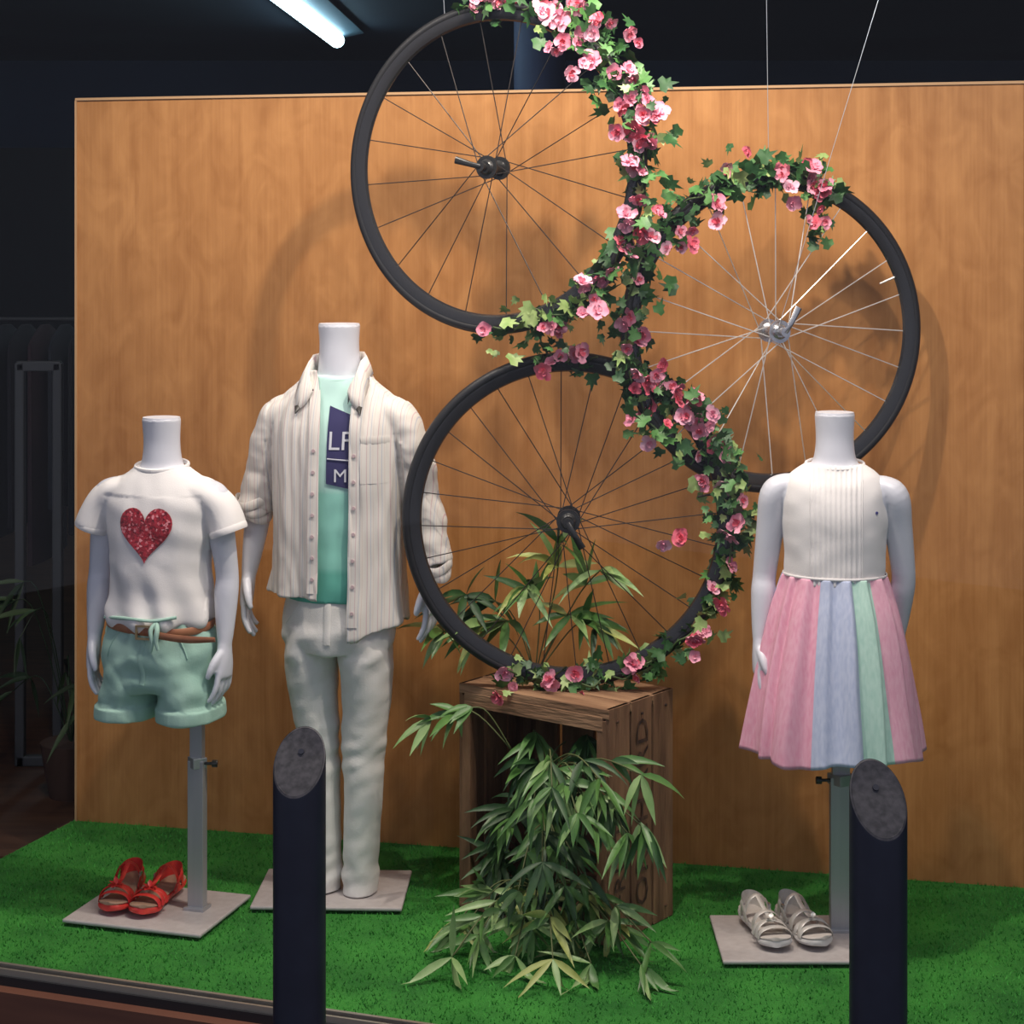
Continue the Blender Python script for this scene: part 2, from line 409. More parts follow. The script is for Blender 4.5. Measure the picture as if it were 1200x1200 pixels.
garland(W3,[(104,80,26,7,.024,.15),(62,35,80,15,.038,.12),(35,-5,120,14,.042,.22),(-5,-62,76,8,.030,.45),(-62,-112,86,9,.026,.5)],'flower_garland')

# ============================================================ CRATE
crM=mat('old_crate_wood',(.10,.045,.022),(.29,.155,.08),scale=5,stretch=(6,6,.8),rough=.85,bump=.5,bscale=18,detail=9,lo=.3,hi=.72)
crM2=mat('crate_end_wood',(.18,.09,.045),(.38,.22,.12),scale=6,stretch=(.8,6,6),rough=.85,bump=.5,bscale=18,detail=9,lo=.3,hi=.72)
crT=mat('crate_stencil',(.03,.014,.009),(.14,.07,.04),scale=40,rough=.9,lo=.42,hi=.72)
cw,cd,ch=.39,.245,.483
Oc=V3((.195-.31,3.796+.238,.0)); cang=math.atan2(-.238,.31)
cr=empty('wooden_crate',(Oc.x,Oc.y,0),cang)
mb=MB()
for z in (ch-.011,.013):
    for k in range(3): mb.box((cw/2,cd*(k+.5)/3,z),(cw,cd/3-.004,.02),1)
    mb.box((cw/2,.012,z+(-.022 if z>.2 else .022)),(cw-.03,.022,.03),1)
    mb.box((cw/2,cd-.012,z+(-.022 if z>.2 else .022)),(cw-.03,.022,.03),1)
hz=ch/2
for k in range(3):
    w=cd/3-.008
    mb.box((cw-.004+random.uniform(-.001,.002),cd*(k+.5)/3,hz),(.010,w,ch-.002),0)
    mb.box((.004,cd*(k+.5)/3,hz),(.010,w,ch-.002),0)
for k in range(4): mb.box((cw*(k+.5)/4,cd-.004,hz),(cw/4-.012,.010,ch-.004),0)
for x in (.014,cw-.014): 
    for y in (.014,cd-.014): mb.box((x+(0.004 if x<.2 else -.004),y,hz),(.024,.024,ch-.05),0)
for z in (.03,ch-.03): 
    for y in (.03,.12,.21): mb.disc((cw+.003,y,z),(1,0,0),.003,.004,8,2)
mk('boards',mb,[crM,crM2,crT],smooth=False,parent=cr,bevel=.0015)
def textmesh(s,size):
    cu=bpy.data.curves.new('t','FONT'); cu.body=s; cu.size=size; cu.align_x='CENTER'; cu.align_y='CENTER'; cu.resolution_u=2
    o_=bpy.data.objects.new('t',cu); sc.collection.objects.link(o_)
    dg=bpy.context.evaluated_depsgraph_get(); dg.update()
    me=bpy.data.meshes.new_from_object(o_.evaluated_get(dg)); bpy.data.objects.remove(o_); return me
for s_,yy,sz,zz in (('ORCHARD',.122,.070,.25),('FRUIT',.04,.060,.16)):
    tm=textmesh(s_,sz)
    for v in tm.vertices: v.co=V3((cw+.0036,yy-v.co.y*.9,zz+v.co.x*1.15))
    mk('stencil_text',tm,crT,smooth=False,parent=cr)

# ============================================================ BAMBOO PLANT
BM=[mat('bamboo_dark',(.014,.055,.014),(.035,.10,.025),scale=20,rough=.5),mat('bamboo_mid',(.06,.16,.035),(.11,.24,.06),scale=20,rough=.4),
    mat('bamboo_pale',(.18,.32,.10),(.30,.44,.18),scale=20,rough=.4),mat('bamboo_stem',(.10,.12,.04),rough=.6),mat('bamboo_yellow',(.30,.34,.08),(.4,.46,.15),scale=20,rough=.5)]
def sprig(mb,pts,ncl,pal,L=.10,nl=6,spread=.8,dr=.8,W=.016):
    rows=crs([tuple(p) for p in pts],6); P=[V3(r) for r in rows]
    mb.tube(P,[.0016]*len(P),5,3)
    for c in range(ncl):
        t=.35+.65*(c+1)/ncl; i=min(int(t*(len(P)-1)),len(P)-1); p=P[i]; d=(P[i]-P[max(i-2,0)]).normalized()
        m0=random.choice(pal)
        for k in range(nl):
            dd=d*.7+V3((random.gauss(0,spread),random.gauss(-.25,spread*.6),random.gauss(-.1,spread*.6)))
            mb.leafblade(p,dd,V3((random.gauss(0,.8),-1.0,.8)),L*random.uniform(.6,1.15),W*random.uniform(.75,1.15),dr*random.uniform(.4,1.4),m0 if random.random()<.6 else random.choice(pal))
mb=MB(); u=V3((-.794,.61,0)); outw=V3((-.61,-.794,0)); ctr=V3((.045,3.93,0)); U=random.uniform
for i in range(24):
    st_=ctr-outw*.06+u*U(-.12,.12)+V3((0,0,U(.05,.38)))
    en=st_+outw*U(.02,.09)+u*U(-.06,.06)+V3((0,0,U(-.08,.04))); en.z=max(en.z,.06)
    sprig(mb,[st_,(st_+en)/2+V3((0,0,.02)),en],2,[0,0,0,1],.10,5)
for i in range(13):   # upper bulge
    en=V3((U(.04,.27),U(3.66,3.75),U(.27,.39))); st_=ctr+V3((.03,-.02,U(.26,.36)))
    sprig(mb,[st_,(st_+en)/2+V3((0,-.02,.05)),en],2,[0,1,1,2,2],.105,5,.8,1.2,.0165)
for i in range(6):   # mid cascade
    en=V3((U(.0,.18),U(3.68,3.80),U(.12,.24))); st_=ctr+V3((.02,-.02,U(.14,.26)))
    sprig(mb,[st_,(st_+en)/2+V3((0,0,.04)),en],2,[0,0,1,1],.10,5,.8,1.0,.016)
for i in range(17):   # floor spread
    en=V3((-.14+.42*(i+U(0,1))/17,U(3.56,3.78),U(.02,.09))); st_=ctr+V3((0.02,-.03,.08))
    sprig(mb,[st_,(st_+en)/2+V3((0,0,.05)),en],2,[1,1,2,2,4],.105,5,.85,.4,.0155)
T=V3((.05,4.09,ch))
for en,k in ((V3((.10,4.05,.78)),2),(V3((.19,4.06,.72)),2),(V3((.03,4.08,.68)),2),(V3((-.10,4.1,.66)),2),(V3((-.06,4.09,.60)),2),(V3((.13,4.08,.62)),2),(V3((-.15,4.1,.58)),2),(V3((.18,4.06,.60)),1)):
    sprig(mb,[T,(T+en)/2+V3((.02,.02,.05)),en],2,[1,1,0,4,2],.125,6,.7,.9,.020)
for en in (V3((-.17,3.97,.42)),V3((-.12,3.93,.44))):
    st_=V3((0,3.95,.36)); sprig(mb,[st_,(st_+en)/2+V3((0,0,.05)),en],2,[1,2],.09,5,.6,.9)
for i in range(0,len(mb.V)):
    x,y,z=mb.V[i]
    if z<.006: mb.V[i]=(x,y,.006+random.random()*.004)
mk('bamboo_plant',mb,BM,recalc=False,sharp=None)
mb=MB()
mb.tube([(-1.22,5.2,-.1),(-1.22,5.2,-.02),(-1.22,5.2,.05)],[.06,.075,.085],20,5)
DP=[mat('palm_dark',(.012,.035,.010),rough=.6),mat('palm_mid',(.04,.08,.025),rough=.6)]
for i in range(11):
    a=U(0,6.28); en=V3((-1.22+.22*cos(a),5.2+.2*sin(a),U(.15,.5)))
    sprig(mb,[(-1.22,5.2,.04),((-1.22+en.x)/2,(5.2+en.y)/2,en.z+.05),en],2,[0,0,1],.16,3,.5,1)
mk('potted_palm',mb,[DP[0],DP[1],DP[1],DP[0],DP[1],mat('clay_pot',(.06,.03,.02),rough=.8)],recalc=False)

# ============================================================ MANNEQUINS
def hand(mb,w,d,fwd,inn,S=1.0):
    w=V3(w); d=V3(d).normalized(); fwd=V3(fwd); fwd=(fwd-d*d.dot(fwd)).normalized(); inn=V3(inn); inn=(inn-d*d.dot(inn)-fwd*fwd.dot(inn)).normalized()
    pe=w+d*.062*S
    mb.tube([w-d*.012*S,w+d*.012*S,w+d*.035*S,pe,pe+d*.004*S],[(.0165*S,.0145*S),(.021*S,.0145*S),(.028*S,.014*S),(.029*S,.0115*S),(.024*S,.008*S)],16,0,ref=fwd,sub=3)
    for k,(o,Ln,dr) in enumerate(((.0225,.052,.1),(.0075,.060,.0),(-.0075,.056,-.05),(-.0215,.044,-.12))):
        b0=pe+fwd*o*S-d*.012*S; dd=(d+fwd*dr+inn*.10).normalized(); pts=[b0]; p=b0
        for j,f in enumerate((.45,.32,.26)):
            p=p+dd*(Ln+.010)*S*f*1.1; pts.append(p); dd=(dd+inn*(.28+.06*k)).normalized()
        mb.tube(pts,[.0072*S,.0068*S,.0062*S,.0048*S],10,0,sub=3)
    b0=w+d*.014*S+fwd*.014*S; 
    mb.tube([b0,b0+d*.018*S+fwd*.016*S+inn*.006*S,b0+d*.036*S+fwd*.023*S+inn*.012*S,b0+d*.052*S+fwd*.024*S+inn*.018*S],[.0105*S,.0095*S,.008*S,.0055*S],10,0,sub=3)
def arm(mb,sh,el,wr,sx,S=1.0,r=(.031,.029,.0245,.0255,.017)):
    sh,el,wr=V3(sh),V3(el),V3(wr)
    mb.tube([sh+V3((-sx*.045,0,.022)),sh+V3((-sx*.018,0,.014)),sh+V3((0,0,-.006)),sh.lerp(el,.4),el,el.lerp(wr,.3),el.lerp(wr,.75),wr],[(r[0]*1.0,r[0]*.55),(r[0]*1.08,r[0]*.8),(r[0]*1.1,r[0]),r[1],r[2],r[3],r[4]*1.15,(r[4],r[4]*.85)],18,0,ref=(0,1,0),sub=4)
    d=(wr-el).normalized()
    hand(mb,wr,(d+V3((0,0,-.6))).normalized(),(sx*-.15,-1,0),(-sx,0,0),S)

def girl_body(armL=None,armR=None):
    mb=MB()
    R_=[(.515,0,0,.08,.06,2),(.53,0,0,.10,.075,2),(.57,0,0,.108,.080,2.1),(.64,0,0,.088,.068,2),(.70,0,0,.088,.068,2),(.78,0,0,.098,.073,2.1),(.86,0,0,.106,.074,2.2),(.900,0,0,.110,.064,2.2),(.928,0,.002,.094,.052,2.1),(.943,0,.004,.068,.046,2),(.956,0,.005,.048,.043,2),(.976,0,.005,.041,.041,2),(1.01,0,.004,.0385,.0385,2),(1.057,0,.002,.041,.041,2)]
    mb.loft(R_,40,sub=4)
    arm(mb,*armL,-1); arm(mb,*armR,1)
    return remeshed(mb,.0032,5)
def shiftz(me,dz):
    for v in me.vertices: v.co.z+=dz
def stand(par,base_c,bw,bd,brot,pole_xy,ptop,knob=1,pw_=.036):
    inv=Matrix.LocRotScale(par.location,par.rotation_euler,None).inverted()
    R=inv.to_3x3()@Matrix.Rotation(brot,3,'Z')
    mb=MB(); mb.box(inv@V3((base_c[0],base_c[1],.011)),(bw,bd,.008),0,R)
    mk('base_plate',mb,M_plate,smooth=False,parent=par,bevel=.003)
    if pole_xy:
        mb=MB(); p=V3((pole_xy[0],pole_xy[1],0))
        mb.box(inv@(p+V3((0,0,.17))),(pw_,.022,.32),0,R)
        mb.box(inv@(p+V3((0,0,(.30+ptop)/2))),(pw_*.8,.017,ptop-.30),0,R)
        mb.box(inv@(p+V3((0,0,.018))),(pw_*1.3,.04,.008),0,R)
        kz=.325
        mb.tube([inv@(p+V3((0,0,kz-.01))),inv@(p+V3((0,0,kz+.012)))],[pw_*.62,pw_*.62],4,0)
        mb.tube([inv@(p+V3((0,-.005,kz))),inv@(p+V3((knob*pw_*.95,-.008,kz)))],[.0035,.0035],8,1)
        mb.tube([inv@(p+V3((knob*pw_*.9,-.008,kz))),inv@(p+V3((knob*(pw_*.9+.012),-.008,kz)))],[.008,.008],12,1)
        mk('stand_pole',mb,[M_steel,M_hubb],smooth=False,parent=par,bevel=.0015)

YAW=radians(-12.4)
# ---------- girl on the left
g1=empty('child_mannequin',(-.742,3.97,0),YAW)
me=girl_body(((-.124,0,.893),(-.143,.012,.735),(-.146,-.012,.59)),((.124,0,.893),(.143,.012,.735),(.147,-.012,.585)))
mk('body',me,M_skin,parent=g1,sharp=None)
mb=MB(); mb.tube([(0,.002,1.052),(0,.002,1.0595)],[.0405,.039],40); mk('neck_cap',mb,M_skin,parent=g1)
stand(g1,(-.753,3.997),.317,.250,radians(-16.5),(-.668,3.985),.54,1)
L1=g1.location; 
mb=MB()
mb.loft([(.622,0,0,.104,.082,2),(.634,0,0,.116,.093,2.1),(.66,0,0,.116,.093,2.1),(.70,0,0,.109,.087,2.1),(.78,0,0,.110,.086,2.2),(.85,0,0,.117,.084,2.3),(.885,0,0,.119,.079,2.3),(.912,0,0,.110,.068,2.2),(.932,0,.002,.092,.060,2.1),(.948,0,.004,.068,.054,2),(.956,0,.004,.058,.051,2)],64,sub=5)
for sx in (-1,1):
    mb.tube([(sx*.065,0,.913),(sx*.098,0,.903),(sx*.126,0,.880),(sx*.143,-.001,.850),(sx*.153,-.002,.822)],[(.048,.024),(.049,.031),(.046,.035),(.045,.037),(.046,.038)],28,ref=(0,1,0),sub=5)
def tw(co):
    a=math.atan2(co.x,-co.y)
    s=.0035*nz(co.x*16,co.y*16,co.z*5)+.0022*nz(co.x*30+5,co.y*30,co.z*14)
    if co.z<.76 and abs(co.x)<.125: s+=.0055*(.76-co.z)/.12*sin(a*9+co.z*25+2*nz(co.x*8,0,co.z*8))
    if abs(co.x)<.11 and co.z<.9: s+=.006*nz(co.x*10+co.z*22,co.y*6,co.z*7+9)
    return s
me=remeshed(mb,.0038,7,tw)
ts=mk('heart_t_shirt',me,M_white,loc=L1,rotz=YAW,sharp=None)
tree=bvh(me)
mb=MB(); mb.tube([V3((.0565*sin(a),.004-.0515*cos(a),.9565-.007*cos(a))) for a in [2*pi*k/32 for k in range(33)]],[(.0055,.003)]*33,8,ref=(0,0,1)); 
for sx in (-1,1):
    c0=V3((sx*.1515,-.002,.8265)); ax=V3((sx*.34,-.03,-.94)).normalized(); bx=V3((0,1,0)); cx=ax.cross(bx)
    mb.tube([c0+bx*.0465*cos(a)+cx*.0385*sin(a) for a in [2*pi*k/28 for k in range(29)]],[(.007,.0015)]*29,6,ref=ax,cap=False)
mk('collar_rib',mb,M_white,parent=ts)
mb=MB(); P=[]
for r in range(0,13):
    row=[]
    for k in range(48):
        t=2*pi*k/48; x=16*sin(t)**3; y=13*cos(t)-5*cos(2*t)-2*cos(3*t)-cos(4*t)
        f=r/12; row.append(proj(tree,.000+x*f*.00365,.822+(y+2)*f*.0040,.003))
    P.append(row)
mb.grid(P,0,True)
seq=bpy.data.materials.new('red_sequins'); seq.use_nodes=True; nt=seq.node_tree; bs=nt.nodes['Principled BSDF']
tc=N(nt,'ShaderNodeTexCoord'); vo=N(nt,'ShaderNodeTexVoronoi'); vo.inputs['Scale'].default_value=230; nt.links.new(tc.outputs['Object'],vo.inputs['Vector'])
rp=N(nt,'ShaderNodeValToRGB'); rp.color_ramp.elements[0].color=(.14,.004,.010,1); rp.color_ramp.elements[1].color=(.60,.025,.045,1); rp.color_ramp.elements[1].position=.85
sp=N(nt,'ShaderNodeSeparateColor'); nt.links.new(vo.outputs['Color'],sp.inputs[0]); nt.links.new(sp.outputs[0],rp.inputs[0]); nt.links.new(rp.outputs[0],bs.inputs['Base Color'])
e2=rp.color_ramp.elements.new(.975); e2.color=(.90,.35,.38,1)
bs.inputs['Roughness'].default_value=.35; bs.inputs['Metallic'].default_value=.2
bp=N(nt,'ShaderNodeBump'); bp.inputs['Strength'].default_value=.8; bp.inputs['Distance'].default_value=.003; nt.links.new(vo.outputs['Color'],bp.inputs['Height']); nt.links.new(bp.outputs[0],bs.inputs['Normal'])
mk('sequin_heart',mb,seq,parent=ts,sharp=None)
# shorts
M_mint=mat('mint_cotton',(.31,.51,.43),(.39,.59,.50),scale=8,rough=.9,bump=.08,bscale=300,detail=4)
mb=MB()
mb.loft([(.490,0,0,.112,.088,2.3),(.52,0,0,.121,.096,2.3),(.56,0,0,.124,.098,2.3),(.60,0,0,.118,.092,2.2),(.632,0,0,.108,.084,2.1),(.645,0,0,.105,.082,2)],56,sub=4)
for sx in (-1,1):
    mb.loft([(.430,sx*.069,-.002,.064,.092,2.3),(.433,sx*.069,-.002,.068,.097,2.3),(.458,sx*.068,-.002,.067,.096,2.3),(.461,sx*.067,-.002,.061,.090,2.3),(.50,sx*.062,0,.062,.092,2.2),(.56,sx*.05,0,.06,.088,2.2)],40,sub=4)
def sw(co):
    a=math.atan2(co.x,-co.y)
    s=.0030*nz(co.x*14,co.y*14,co.z*10)+.0015*nz(co.x*34,co.y*34,co.z*30)
    if co.z>.56: s+=.0035*sin(a*16)*(co.z-.56)/.08
    if co.z>.464: s+=.0075*nz(co.x*14+co.z*20,co.y*10,co.z*20-co.x*14+4)
    return s
me=remeshed(mb,.0028,2,sw); sh=mk('mint_shorts',me,M_mint,loc=L1,rotz=YAW,sharp=None)
tree=bvh(me)
mb=MB(); mb.tube([proj(tree,-.002+.002*sin(k),.515+k*.011,.0005) for k in range(12)],[(.006,.002)]*12,8,ref=(1,0,0))
for sx in (-1,1):
    mb.tube([proj(tree,sx*(.052+.036*t),.622-.055*t*t,.0006) for t in [k/8 for k in range(9)]],[.0018]*9,6)
mk('fly_and_pockets',mb,M_mint,parent=sh)
M_belt=mat('tan_leather',(.28,.10,.05),(.38,.16,.08),scale=30,rough=.5); M_brass=mat('buckle_metal',(.6,.45,.25),rough=.3,metal=.9)
mb=MB(); K=56
mb.tube([V3((.115*sin(a),-.093*cos(a),.628-.004*sin(a*2)-.004*cos(a))) for a in [2*pi*k/K for k in range(K+1)]],[(.0085,.0022)]*(K+1),8,0,ref=(0,0,1),cap=False)
mb.tube([(.02,-.100,.622),(.06,-.106,.618),(.11,-.110,.616),(.165,-.112,.619)],[(.0075,.0018),(.0075,.0018),(.0075,.0018),(.005,.0015)],8,0,ref=(0,0,1),sub=3)
for s_ in (-.012,.018): mb.box((s_,-.100,.624),(.004,.006,.026),1)
for z_ in (.611,.637): mb.box((.003,-.100,z_),(.033,.006,.004),1)
mk('leather_belt',mb,[M_belt,M_brass],loc=L1,rotz=YAW)
mb=MB()
mb.tube([(.03,-.094,.645),(.036,-.106,.63),(.034,-.108,.61),(.038,-.106,.59)],[.004,.0055,.005,.003],8,sub=3)
mb.tube([(.03,-.094,.645),(.022,-.106,.63),(.026,-.108,.605),(.022,-.106,.585)],[.004,.005,.004,.003],8,sub=3)
mb.tube([(-.10,-.06,.644),(-.04,-.092,.650),(.02,-.098,.648),(.07,-.085,.655)],[.0035]*4,8,sub=4)
mk('drawstring',mb,M_mint,parent=sh)

# ---------- girl on the right
g2=empty('child_mannequin',(.660,3.84,0),YAW+radians(1)); L2=g2.location; Y2=YAW+radians(1); dz=.022
me=girl_body(((-.122,0,.893),(-.143,.015,.725),(-.152,-.005,.585)),((.120,0,.893),(.138,.030,.73),(.128,.06,.60)))
shiftz(me,dz); mk('body',me,M_skin,parent=g2,sharp=None)
mb=MB(); mb.tube([(0,.002,1.052+dz),(0,.002,1.0595+dz)],[.0405,.039],40); mk('neck_cap',mb,M_skin,parent=g2)
stand(g2,(.580,3.82),.33,.256,0,(.676,3.86),.57,-1,.045)
mb=MB()
mb.loft([(.735,0,0,.103,.080,2),(.76,0,0,.102,.080,2.05),(.80,0,0,.103,.080,2.1),(.86,0,0,.108,.082,2.15),(.90,0,0,.106,.079,2.2),(.930,0,0,.104,.070,2.2),(.950,0,0,.096,.060,2.1),(.964,0,.003,.080,.055,2),(.975,0,.004,.060,.052,2)],72,sub=5)
def dw(co):
    s=.0022*nz(co.x*18,co.y*18,co.z*8)+.0020*nz(co.x*24,co.y*8,co.z*30)
    if co.y<0 and abs(co.x-.005)<.05: s+=.0013*sin(co.x*620)
    return s
me=remeshed(mb,.0028,4,dw)
dr=mk('pleated_dress',me,M_white,loc=L2,rotz=Y2,sharp=None); tree=bvh(me)
mb=MB(); mb.tube([V3((.059*sin(a),.004-.052*cos(a),.976-.007*cos(a))) for a in [2*pi*k/32 for k in range(33)]],[.0028]*33,8)
for xx in (-.047,.057): mb.tube([proj(tree,xx,.75+k*.02,.0002) for k in range(11)],[.0013]*11,6)
mk('bodice_trim',mb,M_white,parent=dr)
mb=MB(); mb.disc(proj(tree,.085,.885,.001),(.3,-1,0),.003,.002,10); mk('embroidered_emblem',mb,mat('navy_thread',(.05,.05,.2),rough=.8),parent=dr)
def seer(name,c1,c2):
    m=bpy.data.materials.new(name); m.use_nodes=True; nt=m.node_tree; b=nt.nodes['Principled BSDF']; b.inputs['Roughness'].default_value=.9
    tc=N(nt,'ShaderNodeTexCoord'); n=N(nt,'ShaderNodeTexNoise'); n.inputs['Scale'].default_value=60; n.inputs['Detail'].default_value=6
    mp=N(nt,'ShaderNodeMapping'); mp.inputs['Scale'].default_value=(3,3,.8); nt.links.new(tc.outputs['Object'],mp.inputs[0]); nt.links.new(mp.outputs[0],n.inputs[0])
    r=N(nt,'ShaderNodeValToRGB'); r.color_ramp.elements[0].position=.35; r.color_ramp.elements[0].color=(*c1,1); r.color_ramp.elements[1].position=.65; r.color_ramp.elements[1].color=(*c2,1)
    nt.links.new(n.outputs['Fac'],r.inputs[0]); nt.links.new(r.outputs[0],b.inputs['Base Color'])
    bp=N(nt,'ShaderNodeBump'); bp.inputs['Strength'].default_value=.15; bp.inputs['Distance'].default_value=.003; nt.links.new(n.outputs['Fac'],bp.inputs['Height']); nt.links.new(bp.outputs[0],b.inputs['Normal'])
    return m
SK=[seer('pink_seersucker',(.76,.34,.46),(.82,.44,.55)),seer('blue_seersucker',(.44,.50,.68),(.54,.59,.75)),seer('green_seersucker',(.44,.68,.58),(.54,.76,.66)),seer('rose_seersucker',(.78,.38,.50),(.84,.48,.58))]
mb=MB(); n=360
def pl(th,z,t):
    wob=.30*nz(sin(th)*2,cos(th)*2,1)+.14*(1-t)*nz(sin(th)*4,cos(th)*4,z*6+3)
    s=(th*16/(2*pi)+wob)%1.0
    f=(s/.74 if s<.74 else (1-s)/.26)
    f=f*f*(3-2*f)
    fold=.005+.019*(1-t)**.6*(.6+.9*nz(sin(th)*3+9,cos(th)*3,2))
    return fold*(f-.5)+.014*(1-t)*nz(sin(th)*2.5,cos(th)*2.5,z*3)
def smf(i,j):
    a=(i+.5)/n*360; a=a if a<180 else a-360
    if a<-150: return 2
    if a<-88: return 1
    if a<-14: return 0
    if a<20: return 1
    if a<44: return 2
    if a<110: return 3
    if a<150: return 1
    return 0
mb.loft([(.392,0,0,.177,.152,2),(.48,0,0,.165,.140,2),(.58,0,0,.148,.122,2),(.67,0,0,.128,.102,2),(.72,0,0,.113,.088,2),(.750,0,0,.104,.081,2)],n,sub=7,disp=pl,cap=False,mf=smf,hem=lambda th:.006*sin(3*th)+.004*sin(7*th+1))
mk('skirt',mb,SK,parent=dr,solid=.0015,sharp=None)
mb=MB(); mb.tube([V3((.105*sin(a),-.082*cos(a),.752)) for a in [2*pi*k/48 for k in range(49)]],[(.003,.0012)]*49,8,ref=(0,0,1)); mk('waist_seam',mb,M_white,parent=dr)

# ---------- boy
g3=empty('teen_mannequin',(-.378,4.1,0),YAW); L3=g3.location
mb=MB()
mb.loft([(.56,0,0,.11,.085,2),(.60,0,0,.114,.084,2.1),(.68,0,0,.100,.074,2),(.80,0,0,.104,.076,2.1),(.95,0,0,.118,.080,2.2),(1.03,0,0,.118,.070,2.1),(1.065,0,0,.100,.058,2.1),(1.095,0,0,.076,.050,2),(1.125,0,.003,.054,.047,2),(1.16,0,.004,.046,.046,2),(1.21,0,.003,.0435,.0435,2),(1.25,0,.002,.046,.046,2)],44,sub=4)
arm(mb,(-.138,0,1.015),(-.184,.012,.865),(-.203,-.012,.70),-1,1.08,r=(.026,.027,.027,.028,.019))
arm(mb,(.138,0,1.015),(.186,.016,.865),(.205,.0,.70),1,1.08,r=(.026,.027,.027,.028,.019))
me=remeshed(mb,.0035,3); mk('body',me,M_skin,parent=g3,sharp=None)
mb=MB(); mb.tube([(0,.002,1.245),(0,.002,1.2525)],[.0455,.044],40); mk('neck_cap',mb,M_skin,parent=g3)
stand(g3,(-.392,4.115),.325,.245,radians(-2),None,0)
mb=MB()
mb.loft([(.545,0,0,.118,.090,2.2),(.58,0,0,.126,.098,2.2),(.64,0,0,.120,.092,2.1),(.685,0,0,.113,.087,2)],48,sub=4)
for sx,bx in ((-1,-.036),(1,.050)):
    mb.loft([(.016,bx,0,.038,.050,2.1),(.05,bx,0,.039,.050,2.1),(.14,bx+sx*.002,0,.040,.050,2.1),(.24,bx+sx*.006,0,.042,.052,2.1),(.34,(bx+sx*.060)/2+.002,0,.046,.058,2.1),(.44,sx*.060+.003,0,.051,.068,2.1),(.53,sx*.062,0,.057,.084,2.1),(.60,sx*.058,0,.056,.086,2.1)],40,sub=4)
def pwf(co):
    s=.0030*nz(co.x*14,co.y*14,co.z*5)
    w=exp(-((co.z-.33)/.05)**2)+1.1*exp(-((co.z-.06)/.05)**2)+.9*exp(-((co.z-.55)/.05)**2)+.3
    s+=.0050*w*nz(co.x*18+co.z*14,co.y*14,co.z*30-co.x*16)
    return s
me=remeshed(mb,.0030,2,pwf); pt=mk('white_trousers',me,M_pants,loc=L3,rotz=YAW,sharp=None)
tree=bvh(me)
mb=MB(); mb.tube([proj(tree,.004,.57+k*.011,.0008) for k in range(11)],[(.008,.0015)]*11,8,ref=(1,0,0))
for sx in (-1,1): mb.tube([proj(tree,sx*(.055+.045*t),.665-.06*t,.0006) for t in [k/8 for k in range(9)]],[.0016]*9,6)
mk('fly_and_pocket_seams',mb,M_pants,parent=pt)
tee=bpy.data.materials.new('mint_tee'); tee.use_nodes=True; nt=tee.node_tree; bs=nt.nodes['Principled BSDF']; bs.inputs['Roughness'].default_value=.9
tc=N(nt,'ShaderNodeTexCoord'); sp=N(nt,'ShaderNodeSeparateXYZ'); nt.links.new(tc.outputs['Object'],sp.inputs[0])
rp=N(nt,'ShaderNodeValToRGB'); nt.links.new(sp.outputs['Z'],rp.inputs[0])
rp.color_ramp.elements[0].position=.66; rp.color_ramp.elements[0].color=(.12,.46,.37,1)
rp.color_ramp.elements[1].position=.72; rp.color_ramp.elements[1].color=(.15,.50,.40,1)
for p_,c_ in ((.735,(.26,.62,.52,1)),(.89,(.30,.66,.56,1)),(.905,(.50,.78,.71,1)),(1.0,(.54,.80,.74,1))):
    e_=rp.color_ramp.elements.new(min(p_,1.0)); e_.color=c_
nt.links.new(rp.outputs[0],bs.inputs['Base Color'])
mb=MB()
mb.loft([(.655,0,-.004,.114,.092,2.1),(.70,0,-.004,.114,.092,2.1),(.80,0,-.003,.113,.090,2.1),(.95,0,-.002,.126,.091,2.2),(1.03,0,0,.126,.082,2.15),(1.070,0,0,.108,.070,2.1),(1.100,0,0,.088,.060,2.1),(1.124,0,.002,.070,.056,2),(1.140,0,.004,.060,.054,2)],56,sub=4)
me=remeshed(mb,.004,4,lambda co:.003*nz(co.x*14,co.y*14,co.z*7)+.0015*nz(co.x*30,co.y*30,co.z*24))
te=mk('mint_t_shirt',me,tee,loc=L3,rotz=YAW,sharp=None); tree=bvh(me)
mb=MB(); mb.tube([V3((.0585*sin(a),.004-.0535*cos(a),1.138-.008*cos(a))) for a in [2*pi*k/32 for k in range(33)]],[(.006,.003)]*33,8,ref=(0,0,1)); mk('tee_collar_rib',mb,tee,parent=te)
M_nv=mat('navy_print',(.028,.025,.105),rough=.8); M_wp=mat('white_print',(.62,.63,.70),rough=.8)
mb=MB(); P=[]
for j in range(15):
    P.append([proj(tree,.002+i*.007,.905+j*.0112+(i-6)*-.0015*(1 if j<7 else .0)+(.0028*(6-i) if j>=7 else 0),.0025) for i in range(14)])
mb.grid(P,0); mk('navy_graphic',mb,M_nv,parent=te,sharp=None)
for s_,xc,zc,sz in (('LF',.030,1.003,.056),('M',.033,.930,.040)):
    tm=textmesh(s_,sz)
    for v in tm.vertices: v.co=proj(tree,xc+v.co.x,zc+v.co.y,.0042)
    mk('printed_letters',tm,M_wp,smooth=False,parent=te)
mb=MB(); mb.tube([proj(tree,.004+.008*i,.967-.0006*i,.0045) for i in range(11)],[(.0015,.0006)]*11,6,ref=(0,0,1)); mk('print_line',mb,M_wp,parent=te)
